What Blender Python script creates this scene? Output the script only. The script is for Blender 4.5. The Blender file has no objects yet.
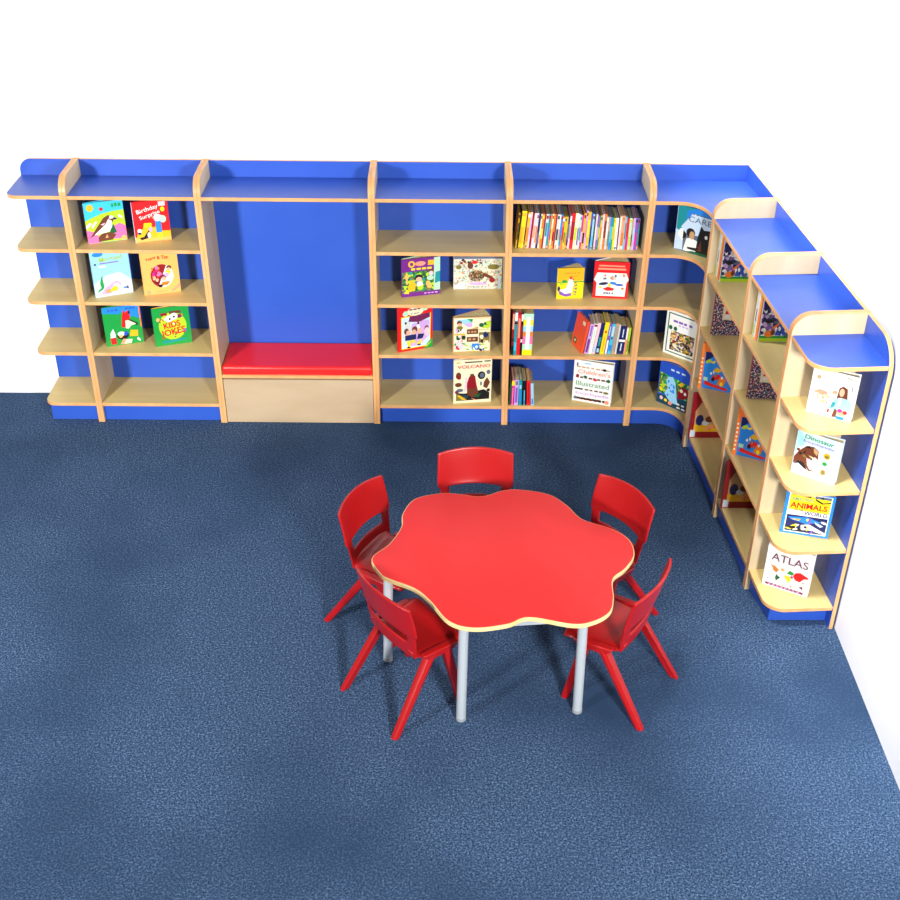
import bpy, bmesh, math, random
from mathutils import Vector, Matrix
from math import sin, cos, pi, radians, sqrt

random.seed(7)
C = bpy.context.scene.collection

# ------------------------------------------------------------------ materials
def srgb(r, g, b):
    f = lambda c: (c / 255 / 12.92) if c / 255 <= 0.04045 else ((c / 255 + 0.055) / 1.055) ** 2.4
    return (f(r), f(g), f(b), 1.0)

_cache = {}
def mat(name, rgb, rough=0.5, spec=0.5, metal=0.0, coat=0.0):
    key = (name, tuple(rgb), rough)
    if key in _cache: return _cache[key]
    m = bpy.data.materials.new(name); m.use_nodes = True
    b = m.node_tree.nodes['Principled BSDF']
    b.inputs['Base Color'].default_value = srgb(*rgb)
    b.inputs['Roughness'].default_value = rough
    b.inputs['Specular IOR Level'].default_value = spec
    b.inputs['Metallic'].default_value = metal
    b.inputs['Coat Weight'].default_value = coat
    _cache[key] = m
    return m

def mottle(m, rgb2, scale, stretch=(1, 1, 1), lo=0.35, hi=0.65, detail=4, bump=0.0, bscale=None, bdist=0.002):
    """mix the base colour with a second one by a procedural noise"""
    nt = m.node_tree; N, L = nt.nodes, nt.links; b = N['Principled BSDF']
    tc = N.new('ShaderNodeTexCoord'); mp = N.new('ShaderNodeMapping')
    mp.inputs['Scale'].default_value = stretch
    L.new(tc.outputs['Object'], mp.inputs['Vector'])
    n = N.new('ShaderNodeTexNoise'); n.inputs['Scale'].default_value = scale; n.inputs['Detail'].default_value = detail
    L.new(mp.outputs['Vector'], n.inputs['Vector'])
    r = N.new('ShaderNodeMapRange'); r.inputs['From Min'].default_value = lo; r.inputs['From Max'].default_value = hi
    L.new(n.outputs['Fac'], r.inputs['Value'])
    mx = N.new('ShaderNodeMix'); mx.data_type = 'RGBA'
    prev = b.inputs['Base Color'].links[0].from_socket if b.inputs['Base Color'].links else None
    if prev: L.new(prev, mx.inputs[6])
    else: mx.inputs[6].default_value = b.inputs['Base Color'].default_value
    mx.inputs[7].default_value = srgb(*rgb2)
    L.new(r.outputs['Result'], mx.inputs[0]); L.new(mx.outputs[2], b.inputs['Base Color'])
    if bump:
        n2 = N.new('ShaderNodeTexNoise'); n2.inputs['Scale'].default_value = bscale or scale; n2.inputs['Detail'].default_value = 3
        L.new(mp.outputs['Vector'], n2.inputs['Vector'])
        bp = N.new('ShaderNodeBump'); bp.inputs['Strength'].default_value = bump; bp.inputs['Distance'].default_value = bdist
        L.new(n2.outputs['Fac'], bp.inputs['Height']); L.new(bp.outputs['Normal'], b.inputs['Normal'])
    return m

WOOD = mottle(mat('maple_laminate', (210, 191, 156), 0.45, 0.35), (197, 174, 132), 9, (1, 1, .12), .38, .75, 5)
WOODH = mottle(mat('maple_laminate_shelf', (222, 198, 134), 0.45, 0.3), (208, 180, 116), 9, (.12, 1, 1), .38, .75, 5)
EDGE = mottle(mat('beech_edge_band', (226, 172, 116), 0.4, 0.4), (208, 150, 94), 14, (1, 1, .3), .35, .7, 4)
PALE = mottle(mat('pale_maple_front', (190, 168, 138), 0.42, 0.35), (178, 152, 122), 7, (.25, 1, 1), .42, .78, 5)
BLUE = mottle(mat('blue_laminate', (44, 84, 184), 0.38, 0.45), (48, 88, 188), 3, (1, 1, 1), .4, .7, 2)
RED_TOP = mottle(mat('red_laminate', (222, 42, 42), 0.5, 0.3), (226, 46, 46), 2, (1, 1, 1), .4, .6, 2)
CREAM = mottle(mat('cream_table_edge', (226, 208, 150), 0.4, 0.4), (214, 192, 128), 20, (1, 1, 1), .4, .7, 2)
VINYL = mottle(mat('red_vinyl', (250, 40, 38), 0.36, 0.5), (246, 36, 34), 5, (1, 1, 1), .4, .7, 2, 0.05, 220)
PLASTIC = mottle(mat('red_plastic', (174, 18, 20), 0.32, 0.5), (168, 16, 18), 6, (1, 1, 1), .4, .7, 2, 0.03, 300, 0.0005)
STEEL = mottle(mat('silver_paint', (196, 204, 210), 0.35, 0.5, 0.25), (186, 195, 202), 12, (1, 1, .2), .4, .7, 2)
FOOT = mat('grey_foot', (150, 156, 160), .5)
PAGE = mottle(mat('book_pages', (206, 190, 146), 0.8, 0.2), (168, 148, 102), 200, (1, 1, .05), .4, .7, 2)
WALL = mottle(mat('white_wall_paint', (252, 252, 252), 0.9, 0.1), (250, 250, 250), 1.5, (1, 1, 1), .4, .7, 2)
CARPET = mat('blue_carpet', (58, 81, 113), 0.95, 0.05)
mottle(CARPET, (104, 130, 164), 120, (1, 1, 1), .47, .66, 5)
mottle(CARPET, (20, 32, 54), 170, (1, 1, 1), .47, .66, 5)
mottle(CARPET, (42, 62, 90), 1.1, (1, 1, 1), .42, .72, 4, 0.35, 220, 0.003)

# ------------------------------------------------------------------ objects
def set_props(o, label=None, cat=None, group=None, kind=None):
    if label: o['label'] = label
    if cat: o['category'] = cat
    if group: o['group'] = group
    if kind: o['kind'] = kind
    return o

def thing(name, label, cat, loc, rz=0.0, group=None):
    o = bpy.data.objects.new(name, None); C.objects.link(o)
    o.empty_display_size = 0.05
    o.location = loc; o.rotation_euler = (0, 0, rz)
    return set_props(o, label, cat, group)

def W2L(t):
    return (Matrix.Translation(t.location) @ t.rotation_euler.to_matrix().to_4x4()).inverted()

def link(name, bm, mats, parent=None, smooth=False, xf=None, angle=None, keep=False):
    """one mesh object out of a bmesh; xf turns its points into the parent's frame"""
    if xf is not None: bmesh.ops.transform(bm, matrix=xf, verts=bm.verts)
    if not keep: bmesh.ops.recalc_face_normals(bm, faces=bm.faces)
    me = bpy.data.meshes.new(name); bm.to_mesh(me); bm.free()
    for m in (mats if isinstance(mats, (list, tuple)) else [mats]): me.materials.append(m)
    if smooth:
        me.polygons.foreach_set('use_smooth', [True] * len(me.polygons))
        if angle: me.set_sharp_from_angle(angle=radians(angle))
    o = bpy.data.objects.new(name, me); C.objects.link(o)
    if parent: o.parent = parent
    return o

def bevel_mod(o, w, seg=1, ang=40):
    m = o.modifiers.new('bevel', 'BEVEL'); m.width = w; m.segments = seg; m.limit_method = 'ANGLE'; m.angle_limit = radians(ang)
    return o

def add_prism(bm, low, high, cap=0, side=0, sides=None):
    """closed solid between two matching outlines (lists of 3-D points)"""
    a = [bm.verts.new(p) for p in low]; b = [bm.verts.new(p) for p in high]; n = len(a)
    f = bm.faces.new(a); f.material_index = cap
    f = bm.faces.new(list(reversed(b))); f.material_index = cap
    for i in range(n):
        j = (i + 1) % n
        f = bm.faces.new((a[i], b[i], b[j], a[j])); f.material_index = sides[i] if sides else side

def add_box(bm, x0, x1, y0, y1, z0, z1, mi=0):
    add_prism(bm, [(x0, y0, z0), (x1, y0, z0), (x1, y1, z0), (x0, y1, z0)], [(x0, y0, z1), (x1, y0, z1), (x1, y1, z1), (x0, y1, z1)], mi, mi)

def add_tube(bm, p0, p1, r0, r1=None, n=16, mi=0):
    r1 = r1 or r0; p0, p1 = Vector(p0), Vector(p1); d = (p1 - p0).normalized()
    s = d.cross(Vector((0, 1, 0)) if abs(d.y) < .9 else Vector((1, 0, 0))).normalized(); t = d.cross(s)
    ring = lambda p, r: [p + (s * cos(2 * pi * k / n) + t * sin(2 * pi * k / n)) * r for k in range(n)]
    add_prism(bm, ring(p0, r0), ring(p1, r1), mi, mi)

def arc(cx, cy, r, a0, a1, n=10):
    return [(cx + r * cos(radians(a0 + (a1 - a0) * k / n)), cy + r * sin(radians(a0 + (a1 - a0) * k / n))) for k in range(n + 1)]

# ------------------------------------------------------------------ the room
T_P = 0.0160                 # board thickness
D = 0.300                    # bookcase depth
XR, ANG = 1.8576, 0.0704     # corner of the shelving, turn of the right-hand run
HT, HP = 1.2546, 1.3414      # top shelf, top of the side panels
SH = [0.9818, 0.6996, 0.4132, 0.1137]     # upper faces of the four shelves
XWALL = 2.0035

bm = bmesh.new(); add_box(bm, -5.0, XWALL + .1, -8.5, 0.10, -0.06, 0.0)
o = link('floor', bm, CARPET); set_props(o, kind='structure')
bm = bmesh.new(); add_box(bm, -5.0, XWALL + .1, 0.0, 0.10, 0.0, 3.0)
o = link('wall_back', bm, WALL); set_props(o, kind='structure')
bm = bmesh.new(); add_box(bm, XWALL, XWALL + .1, -3.1, 0.0, 0.0, 3.0)
o = link('wall_right', bm, WALL); set_props(o, kind='structure')

# ------------------------------------------------------------------ bookcase runs
# a run has u along its front (left to right when facing it), d out from its back
def back_run(u, d, z): return Vector((u, -d - 0.001, z))
def arm_run(u, d, z): return Vector((XR - d * cos(ANG) + u * sin(ANG), -d * sin(ANG) - u * cos(ANG), z))

# divider lines: u at the floor and lean of the divider up to the top shelf
DIV = {'A': (-1.4592, -.0060), 'B': (-.8112, -.0168), 'C': (0.0, -.0010), 'D': (.6741, -.0154), 'E': (1.3211, .0181)}
ADIV = {'F': (.4861 - .0168, 0.0045), 'G': (1.1066 - .0168, 0.0), 'H': (1.6438 - .0168, .0095)}
def div(tab, k, z): return tab[k][0] + tab[k][1] * z / HT

R_TOP = 0.078
def panel_profile():
    pts = [(D, 0.0)] + [(x, z) for x, z in arc(D - R_TOP, HP - R_TOP, R_TOP, 0, 90)] + [(0.0, HP), (0.0, 0.0)]
    return pts

def side_panel(run, ufun, parent, xf):
    """ufun(z) is the left face of the board"""
    bm = bmesh.new(); pr = panel_profile()
    add_prism(bm, [run(ufun(z), d, z) for d, z in pr], [run(ufun(z) + T_P, d, z) for d, z in pr], 0, 1)
    return bevel_mod(link('side_panel', bm, [WOOD, EDGE], parent, xf=xf), .0012)

def board(run, name, outline, z1, mats, parent, xf, th=.018, face=0, edge=1):
    """horizontal board: outline of (u, d), upper face at z1"""
    bm = bmesh.new()
    add_prism(bm, [run(u, d, z1 - th) for u, d in outline], [run(u, d, z1) for u, d in outline], face, edge)
    return bevel_mod(link(name, bm, mats, parent, xf=xf), .0012)

def upright(run, name, outline, d0, d1, mats, parent, xf, face=0, edge=1):
    """vertical board parallel to the back: outline of (u, z)"""
    bm = bmesh.new()
    add_prism(bm, [run(u, d0, z) for u, z in outline], [run(u, d1, z) for u, z in outline], face, edge)
    return link(name, bm, mats, parent, xf=xf)

def bookcase(run, tab, l, r, label, shelves=True, group='bookcase units of the shelving run'):
    mid = (tab[l][0] + tab[r][0]) / 2
    t = thing('bookcase', label, 'bookcase', run(mid, D / 2, 0), 0 if run is back_run else ANG - pi / 2, group)
    xf = W2L(t)
    side_panel(run, lambda z: div(tab, l, z) + .0002, t, xf)
    side_panel(run, lambda z: div(tab, r, z) - .0002 - T_P, t, xf)
    a = lambda z: div(tab, l, z) + .0002 + T_P
    b = lambda z: div(tab, r, z) - .0002 - T_P
    upright(run, 'back_panel', [(a(0), 0), (b(0), 0), (b(HP), HP - .004), (a(HP), HP - .004)], 0, .016, [BLUE, EDGE], t, xf)
    board(run, 'top_shelf', [(a(HT), .016), (b(HT), .016), (b(HT), D - .002), (a(HT), D - .002)], HT, [BLUE, EDGE], t, xf)
    if shelves:
        for z in SH:
            board(run, 'shelf', [(a(z), .016), (b(z), .016), (b(z), D - .003), (a(z), D - .003)], z, [WOODH if run is back_run else WOODH, EDGE], t, xf)
        upright(run, 'plinth', [(a(0), .004), (b(0), .004), (b(.1), SH[3] - .018), (a(.1), SH[3] - .018)], D - .036, D - .020, [BLUE, BLUE], t, xf)
    return t, xf, a, b

bookcase(back_run, DIV, 'A', 'B', 'birch and blue bookcase with six picture books, left of the red cushioned seat')
bookcase(back_run, DIV, 'C', 'D', 'birch and blue bookcase with five picture books, just right of the red cushioned seat')
bookcase(back_run, DIV, 'D', 'E', 'birch and blue bookcase holding the long packed row of books')
bookcase(arm_run, ADIV, 'F', 'G', 'birch and blue bookcase in the right wing, next to the inside corner')
bookcase(arm_run, ADIV, 'G', 'H', 'birch and blue bookcase in the right wing, next to the rounded end shelves')

# seat bay
t, xf, a, b = bookcase(back_run, DIV, 'B', 'C', 'tall open seat bay with blue back and maple box under a red cushion', False, None)
t.name = 'reading_seat_bay'; t['category'] = 'seat'
upright(back_run, 'box_front', [(a(0) + .003, .004), (b(0) - .002, .004), (b(.25) - .002, .262), (a(.25) + .003, .262)], D - .022, D - .004, [PALE, PALE], t, xf)
board(back_run, 'box_lid', [(a(.28), .016), (b(.28), .016), (b(.28), D - .004), (a(.28), D - .004)], .286, [WOODH, EDGE], t, xf, .016)
cu = thing('seat_cushion', 'flat red vinyl cushion lying in the seat bay', 'cushion', back_run(-.41, .155, .2863))
bm = bmesh.new(); zc0, zc1 = .2863, .3375
lo = [(a(.3) + .002, .018), (b(.3) - .002, .018), (b(.3) - .002, D - .004), (a(.3) + .002, D - .004)]
add_prism(bm, [back_run(u, d, zc0) for u, d in lo], [back_run(u, d, zc1) for u, d in lo])
o = link('cushion_pad', bm, VINYL, cu, True, W2L(cu), 60); bevel_mod(o, .014, 4)
bm = bmesh.new()
add_tube(bm, back_run(lo[3][0] + .012, D - .0035, zc0 + .009), back_run(lo[2][0] - .012, D - .0035, zc0 + .009), .0028, n=8)
link('piping', bm, VINYL, cu, True, W2L(cu))

# left end unit, open rounded shelves
UL = -1.745
t = thing('end_shelf_unit', 'open rounded end shelves in birch and blue, empty, at the left end', 'bookcase', back_run(-1.6, D / 2, 0), 0, 'rounded end units of the shelving')
xf = W2L(t)
side_panel(back_run, lambda z: div(DIV, 'A', z) - .0002 - T_P, t, xf)
b = lambda z: div(DIV, 'A', z) - .0002 - T_P
pts = [(UL, 0), (b(0), 0), (b(HP), HP - .004)] + arc(UL + .06, HP - .004 - .06, .06, 90, 180, 8)
upright(back_run, 'back_panel', pts, 0, .016, [BLUE, EDGE], t, xf)
def left_outline(z, r=.055): return [(UL, .016), (b(z), .016), (b(z), D - .003)] + arc(UL + r, D - .003 - r, r, 90, 180, 8)
board(back_run, 'top_shelf', left_outline(HT), HT, [BLUE, EDGE], t, xf)
for z in SH: board(back_run, 'shelf', left_outline(z), z, [WOODH, EDGE], t, xf)
bm = bmesh.new(); zp = SH[3] - .018
pl = [(UL + .004, .016), (UL + .024, D - .036), (b(0), D - .036), (b(0), D - .02), (UL + .020, D - .02), (UL - .0 + .004 - .004 + .0, .016)]
pl = [(UL + .012, .017), (UL + .024, D - .02), (b(0), D - .02), (b(0), D - .036), (UL + .040, D - .036), (UL + .028, .017)]
add_prism(bm, [back_run(u, d, .004) for u, d in pl], [back_run(u, d, zp) for u, d in pl])
link('plinth', bm, BLUE, t, xf=xf)

# right end unit of the wing
UE = 1.9189
t = thing('end_shelf_unit', 'open rounded end shelves with four upright books, at the near end of the right wing', 'bookcase', arm_run(1.78, D / 2, 0), ANG - pi / 2, 'rounded end units of the shelving')
xf = W2L(t)
side_panel(arm_run, lambda z: div(ADIV, 'H', z) + .0002, t, xf)
a = lambda z: div(ADIV, 'H', z) + .0002 + T_P
pts = [(a(0), 0), (UE, 0)] + arc(UE - .12, HP - .004 - .12, .12, 0, 90, 10) + [(a(HP), HP - .004)]
upright(arm_run, 'back_panel', pts, 0, .016, [BLUE, EDGE], t, xf)
def right_outline(z, r=.085): return [(a(z), .016), (UE - .005, .016)] + [(UE - .005, D - .003 - r + .0)][:0] + arc(UE - .005 - r, D - .003 - r, r, 0, 90, 10) + [(a(z), D - .003)]
board(arm_run, 'top_shelf', right_outline(HT), HT, [BLUE, EDGE], t, xf)
for z in SH: board(arm_run, 'shelf', right_outline(z), z, [WOODH, EDGE], t, xf)
bm = bmesh.new()
pl = [(a(0), D - .02), (1.852, .258), (1.868, .017), (1.852, .017), (1.836, .242), (a(0), D - .036)]
add_prism(bm, [arm_run(u, d, .004) for u, d in pl], [arm_run(u, d, zp) for u, d in pl])
link('plinth', bm, BLUE, t, xf=xf)

# corner unit
t = thing('corner_bookcase', 'inside corner bookcase with curved shelf fronts and three slanted books', 'bookcase', (1.60, -.16, 0), 0)
xf = W2L(t)
side_panel(back_run, lambda z: div(DIV, 'E', z) + .0002, t, xf)
side_panel(arm_run, lambda z: div(ADIV, 'F', z) - .0002 - T_P, t, xf)
ce = lambda z: div(DIV, 'E', z) + .0002 + T_P
cf = lambda z: div(ADIV, 'F', z) - .0002 - T_P
ident = lambda x, y, z: Vector((x, y, z))
def arm_at_y(d, y):      # point of the wing at depth d whose world y is given
    u = (-y - d * sin(ANG)) / cos(ANG); return arm_run(u, d, 0)
def corner_outline(z, inset, r):
    p1 = arm_at_y(.016, -.017); p2 = arm_run(cf(z), .016, 0); p3 = arm_run(cf(z), D - inset, 0)
    I = arm_at_y(D - inset, -D - .001 + inset); dirv = (p3 - I).normalized()
    s = Vector((I.x - r, I.y, 0)); e = I + dirv * min(r * 1.25, (p3 - I).length * .95)
    cur = [(1 - k) ** 2 * s + 2 * k * (1 - k) * (I - Vector((.008, .008, 0))) + k * k * e for k in [i / 12 for i in range(13)]]
    return [(ce(z), -.017)] + [(p.x, p.y) for p in (p1, p2, p3)] + [(p.x, p.y) for p in reversed(cur)] + [(ce(z), -D - .001 + inset)]
board(ident, 'top_shelf', corner_outline(HT, .003, .12), HT, [BLUE, EDGE], t, xf)
for z in SH: board(ident, 'shelf', corner_outline(z, .003, .12), z, [WOODH, EDGE], t, xf)
def outl2(inset, r):
    o = corner_outline(0, inset, r); return o[3:]
po, pi_ = outl2(.02, .12), outl2(.036, .12)
bm = bmesh.new(); ring = po + list(reversed(pi_))
add_prism(bm, [(x, y, .004) for x, y in ring], [(x, y, zp) for x, y in ring]); link('plinth', bm, BLUE, t, True, xf, 30)
pc = arm_at_y(0, -.001)
zt = HP - .004
upright(back_run, 'back_panel', [(ce(0), 0), (pc.x, 0), (pc.x, zt), (ce(HP), zt)], 0, .016, [BLUE, EDGE], t, xf)
u0 = (.0175 - .0) / cos(ANG)
upright(arm_run, 'back_panel', [(u0, 0), (cf(0), 0), (cf(HP), zt), (u0, zt)], 0, .016, [BLUE, EDGE], t, xf)

# ------------------------------------------------------------------ the flower table
TZ, TT = 0.530, 0.020
t = thing('flower_table', 'low red flower shaped table with pale edge and silver legs', 'table', (.59, -2.08, 0))
xf = W2L(t)
OUT = [(0.0807,-2.1347),(0.1172,-2.2296),(0.1533,-2.2624),(0.2472,-2.3162),(0.3056,-2.3862),(0.3733,-2.4966),(0.4613,-2.5327),(0.5834,-2.5117),(0.6626,-2.4736),(0.8156,-2.5093),(0.8950,-2.4913),(0.9560,-2.4399),(0.9787,-2.3614),(0.9885,-2.2531),(1.0432,-2.1879),(1.0872,-2.1013),(1.0780,-2.0023),(1.0128,-1.9317),(0.9077,-1.8706),(0.8536,-1.7749),(0.7828,-1.6985),(0.6564,-1.6662),(0.5839,-1.6809),(0.5377,-1.7089),(0.4821,-1.7182),(0.4072,-1.7012),(0.3349,-1.7000),(0.2336,-1.7427),(0.1888,-1.8476),(0.1867,-1.9318),(0.1443,-2.0436)]
def closed_spline(P, n=6):
    r = []
    for i in range(len(P)):
        p0, p1, p2, p3 = (Vector(P[(i + k) % len(P)]) for k in (-1, 0, 1, 2))
        for s in range(n):
            u = s / n
            r.append(.5 * ((2 * p1) + (p2 - p0) * u + (2 * p0 - 5 * p1 + 4 * p2 - p3) * u * u + (3 * p1 - p0 - 3 * p2 + p3) * u ** 3))
    return r
ol = closed_spline(OUT)
bm = bmesh.new(); n = len(ol)
ctr = sum(ol, Vector((0, 0))) / n
def ringv(off, z):
    res = []
    for i in range(n):
        tg = (ol[(i + 1) % n] - ol[i - 1]).normalized(); nn = Vector((tg.y, -tg.x))
        if nn.dot(ol[i] - ctr) < 0: nn = -nn
        p = ol[i] + nn * off; res.append(bm.verts.new((p.x, p.y, z)))
    return res
rings = [ringv(-.0035, TZ), ringv(-.001, TZ - .001), ringv(0, TZ - .004), ringv(0, TZ - TT + .003), ringv(-.003, TZ - TT)]
f = bm.faces.new(rings[0]); f.material_index = 0
f = bm.faces.new(list(reversed(rings[-1]))); f.material_index = 1
for q, (ra, rb) in enumerate(zip(rings, rings[1:])):
    for i in range(n):
        f = bm.faces.new((ra[i], ra[(i + 1) % n], rb[(i + 1) % n], rb[i])); f.material_index = 1
link('tabletop', bm, [RED_TOP, CREAM], t, True, xf, 35)
FEET = [(.426, -2.448), (.875, -2.402), (.133, -2.117), (.94, -2.03), (.76, -1.745), (.37, -1.775)]
lp = [Vector(p) for p in FEET]
lt = [p + (Vector((.59, -2.09)) - p).normalized() * .010 for p in lp]
for p, q in zip(lp, lt):
    bm = bmesh.new(); add_tube(bm, (p.x, p.y, .012), (q.x, q.y, TZ - TT), .0185, n=24)
    lg = link('leg', bm, STEEL, t, True, xf, 40)
    bm = bmesh.new(); add_tube(bm, (p.x, p.y, 0), (p.x, p.y, .014), .0195, n=24); link('foot_cap', bm, FOOT, lg, True, xf, 40)
order = [2, 0, 1, 3, 4, 5]
for i in range(6):
    p, q = lt[order[i]], lt[order[(i + 1) % 6]]
    bm = bmesh.new(); d_ = (q - p).normalized(); nn = Vector((-d_.y, d_.x)) * .0125
    z0, z1 = TZ - TT - .055, TZ - TT
    pts = [p + d_ * .016 + nn, q - d_ * .016 + nn, q - d_ * .016 - nn, p + d_ * .016 - nn]
    add_prism(bm, [(v.x, v.y, z0) for v in pts], [(v.x, v.y, z1 - .0005) for v in pts]); link('rail', bm, STEEL, t, xf=xf)

# ------------------------------------------------------------------ the chairs
CY = 0.165     # rear feet lie CY behind the chair's base point
def shell(P, th, holes=None):
    """P[i][j] grid of points -> a sheet with thickness, optional cells left open"""
    bm = bmesh.new()
    V = [[bm.verts.new(p) for p in row] for row in P]
    for i in range(len(P) - 1):
        for j in range(len(P[0]) - 1):
            if holes and holes(i, j): continue
            bm.faces.new((V[i][j], V[i][j + 1], V[i + 1][j + 1], V[i + 1][j]))
    bmesh.ops.recalc_face_normals(bm, faces=bm.faces)
    bmesh.ops.solidify(bm, geom=bm.faces[:], thickness=th)
    for v in [v for v in bm.verts if not v.link_faces]: bm.verts.remove(v)
    return bm

def make_seat():
    rows = []
    N = 14
    for i in range(N + 1):
        s = i / N                                   # 0 rear .. 1 front
        y = .116 + .251 * s
        w = .136 + .027 * s
        if s > .86: w -= .022 * ((s - .86) / .14) ** 2
        zc = .312 - .010 * sin(pi * min(1, s * 1.1)) - (.022 * ((s - .80) / .20) ** 2 if s > .80 else 0) + (.03 * ((.16 - s) / .16) ** 2 if s < .16 else 0)
        row = []
        for j in range(15):
            u = -1 + 2 * j / 14
            lip = -.016 * max(0, (abs(u) - .86) / .14) ** 1.5
            row.append((u * w, y - CY, zc + .006 * u * u + lip))
        rows.append(row)
    return shell(rows, .009)

def make_back():
    zs = [.300, .312, .330, .350, .372, .392, .412, .418, .424, .440, .470, .505, .540, .558, .569, .574]
    us = [-1, -.93, -.84, -.74, -.64, -.45, -.22, 0, .22, .45, .64, .74, .84, .93, 1]
    rows = []
    for i, z in enumerate(zs):
        s = (z - .30) / .28
        if z <= .418: w = .137 + .032 * s
        else: w = .163 - .003 * s
        y0 = .128 - .050 * s - .014 * s * s        # leans back
        row = []
        for u in us:
            bow = .034 * (u * u - .35) * min(1, .35 + s)
            zz = z + (.014 * (1 - u * u) * max(0, (s - .55) / .45)) + (.010 * (1 - u * u) if .37 < z < .43 else 0)
            row.append((u * w, y0 + bow - CY, zz))
        rows.append(row)
    hole = lambda i, j: 4 <= i <= 6 and 3 <= j <= 10
    return shell(rows, .011, hole)

def make_leg(sx, rear):
    bm = bmesh.new()
    if rear: top, bot = Vector((sx * .140, .200 - CY, .300)), Vector((sx * .168, .004 - CY, 0))
    else: top, bot = Vector((sx * .143, .262 - CY, .300)), Vector((sx * .166, .322 - CY, 0))
    prof = [(-.017, -.014), (.017, -.014), (.0195, -.003), (.015, .011), (0, .016), (-.015, .011), (-.0195, -.003)]
    lv = []
    for k, (f, sc) in enumerate(((0, 1.18), (.15, 1.1), (.5, 1.0), (.97, .86), (1.0, .80))):
        c = top.lerp(bot, f)
        lv.append([bm.verts.new((c.x + sx * q * sc, c.y + p * sc, c.z)) for p, q in prof])
    m = len(prof)
    bm.faces.new(lv[0]); bm.faces.new(list(reversed(lv[-1])))
    for ra, rb in zip(lv, lv[1:]):
        for i in range(m): bm.faces.new((ra[i], ra[(i + 1) % m], rb[(i + 1) % m], rb[i]))
    return bm

def make_skirt(sx):
    """moulded side bar under the seat that the two legs grow from"""
    bm = bmesh.new()
    y0, y1 = .150 - CY, .315 - CY
    a = [(sx * .128, y0, .314), (sx * .128, y1, .308), (sx * .128, y1 - .02, .280), (sx * .128, y0 + .03, .272)]
    b_ = [(sx * .158, y0, .312), (sx * .163, y1, .306), (sx * .161, y1 - .02, .280), (sx * .156, y0 + .03, .272)]
    add_prism(bm, a, b_); return bm

CH = thing('child_chair', '', 'chair', (0, 0, 0), 0, 'red chairs around the flower table')
def sub(o, lv=1):
    m = o.modifiers.new('round', 'SUBSURF'); m.levels = lv; m.render_levels = lv; return o
sub(link('seat', make_seat(), PLASTIC, CH, True))
sub(link('backrest', make_back(), PLASTIC, CH, True))
for sx in (-1, 1):
    bevel_mod(link('seat_rail', make_skirt(sx), PLASTIC, CH, True, angle=40), .006, 3)
    for rear in (True, False):
        link('leg', make_leg(sx, rear), PLASTIC, CH, True, angle=38)

def place_chair(c, rx, ry, deg, label):
    f = Vector((cos(radians(deg)), sin(radians(deg))))
    c.location = (rx + f.x * CY, ry + f.y * CY, 0); c.rotation_euler = (0, 0, radians(deg - 90)); c['label'] = label
spots = [(.070, -2.421, 39.3, 'small red plastic chair nearest the camera, its back toward the left'),
         (1.196, -2.354, 148.0, 'small red plastic chair turned to the table beside its near right leg'),
         (-.054, -1.732, -29.5, 'small red plastic chair on the far left side of the table, facing right'),
         (1.163, -1.688, -143.0, 'small red plastic chair on the far right of the table, near the right wing'),
         (.488, -1.381, -89.2, 'small red plastic chair behind the table, mostly hidden, facing the camera')]
kids = list(CH.children)
for i, sp in enumerate(spots):
    if i == 0: c = CH
    else:
        c = CH.copy(); C.objects.link(c)
        for k in kids:
            d_ = k.copy(); C.objects.link(d_); d_.parent = c
    place_chair(c, *sp)

# ------------------------------------------------------------------ books
PAL = {'white': (238, 238, 234), 'cream': (236, 226, 190), 'black': (22, 20, 24), 'red': (220, 26, 30), 'dred': (140, 18, 30), 'orange': (240, 120, 40), 'peach': (248, 178, 96),
       'yellow': (246, 216, 20), 'gold': (232, 178, 30), 'lime': (176, 206, 40), 'green': (26, 150, 62), 'dgreen': (18, 92, 50), 'teal': (24, 140, 150), 'cyan': (60, 190, 226),
       'sky': (150, 204, 236), 'pale': (196, 218, 240), 'azure': (36, 130, 220), 'blue': (36, 80, 190), 'navy': (24, 34, 92), 'violet': (128, 84, 180), 'purple': (112, 34, 132),
       'plum': (110, 32, 80), 'magenta': (214, 30, 140), 'pink': (240, 110, 168), 'lpink': (238, 196, 206), 'lilac': (202, 162, 220), 'salmon': (244, 150, 120), 'brown': (104, 54, 34),
       'tan': (196, 152, 104), 'skin': (226, 174, 140), 'grey': (150, 150, 150), 'lgrey': (206, 206, 204), 'mint': (176, 220, 190), 'dteal': (20, 66, 84), 'olive': (120, 112, 50), 'slate': (92, 104, 124), 'sage': (128, 172, 136), 'coral': (246, 84, 44)}
def ink(n): return mat('print_' + n, PAL[n], .42, .4)
def cover(n): return mat('cover_' + n, PAL[n], .35, .5)

def speckle(name, cols, scale):
    """printed crowd / collage pattern made of small cells"""
    m = bpy.data.materials.new(name); m.use_nodes = True; nt = m.node_tree; N, L = nt.nodes, nt.links; b = N['Principled BSDF']
    tc = N.new('ShaderNodeTexCoord'); v = N.new('ShaderNodeTexVoronoi'); v.inputs['Scale'].default_value = scale
    L.new(tc.outputs['Object'], v.inputs['Vector'])
    sx = N.new('ShaderNodeSeparateColor'); L.new(v.outputs['Color'], sx.inputs[0])
    r = N.new('ShaderNodeValToRGB'); r.color_ramp.interpolation = 'CONSTANT'
    e = r.color_ramp.elements
    while len(e) < len(cols): e.new(.5)
    for i, c in enumerate(cols): e[i].position = i / len(cols); e[i].color = srgb(*PAL[c])
    L.new(sx.outputs[0], r.inputs[0]); L.new(r.outputs[0], b.inputs['Base Color']); b.inputs['Roughness'].default_value = .45
    return m
CROWD = speckle('crowd_print', ['navy', 'plum', 'slate', 'lpink', 'navy', 'brown', 'teal', 'purple', 'cream', 'dred', 'black'], 230)
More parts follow.
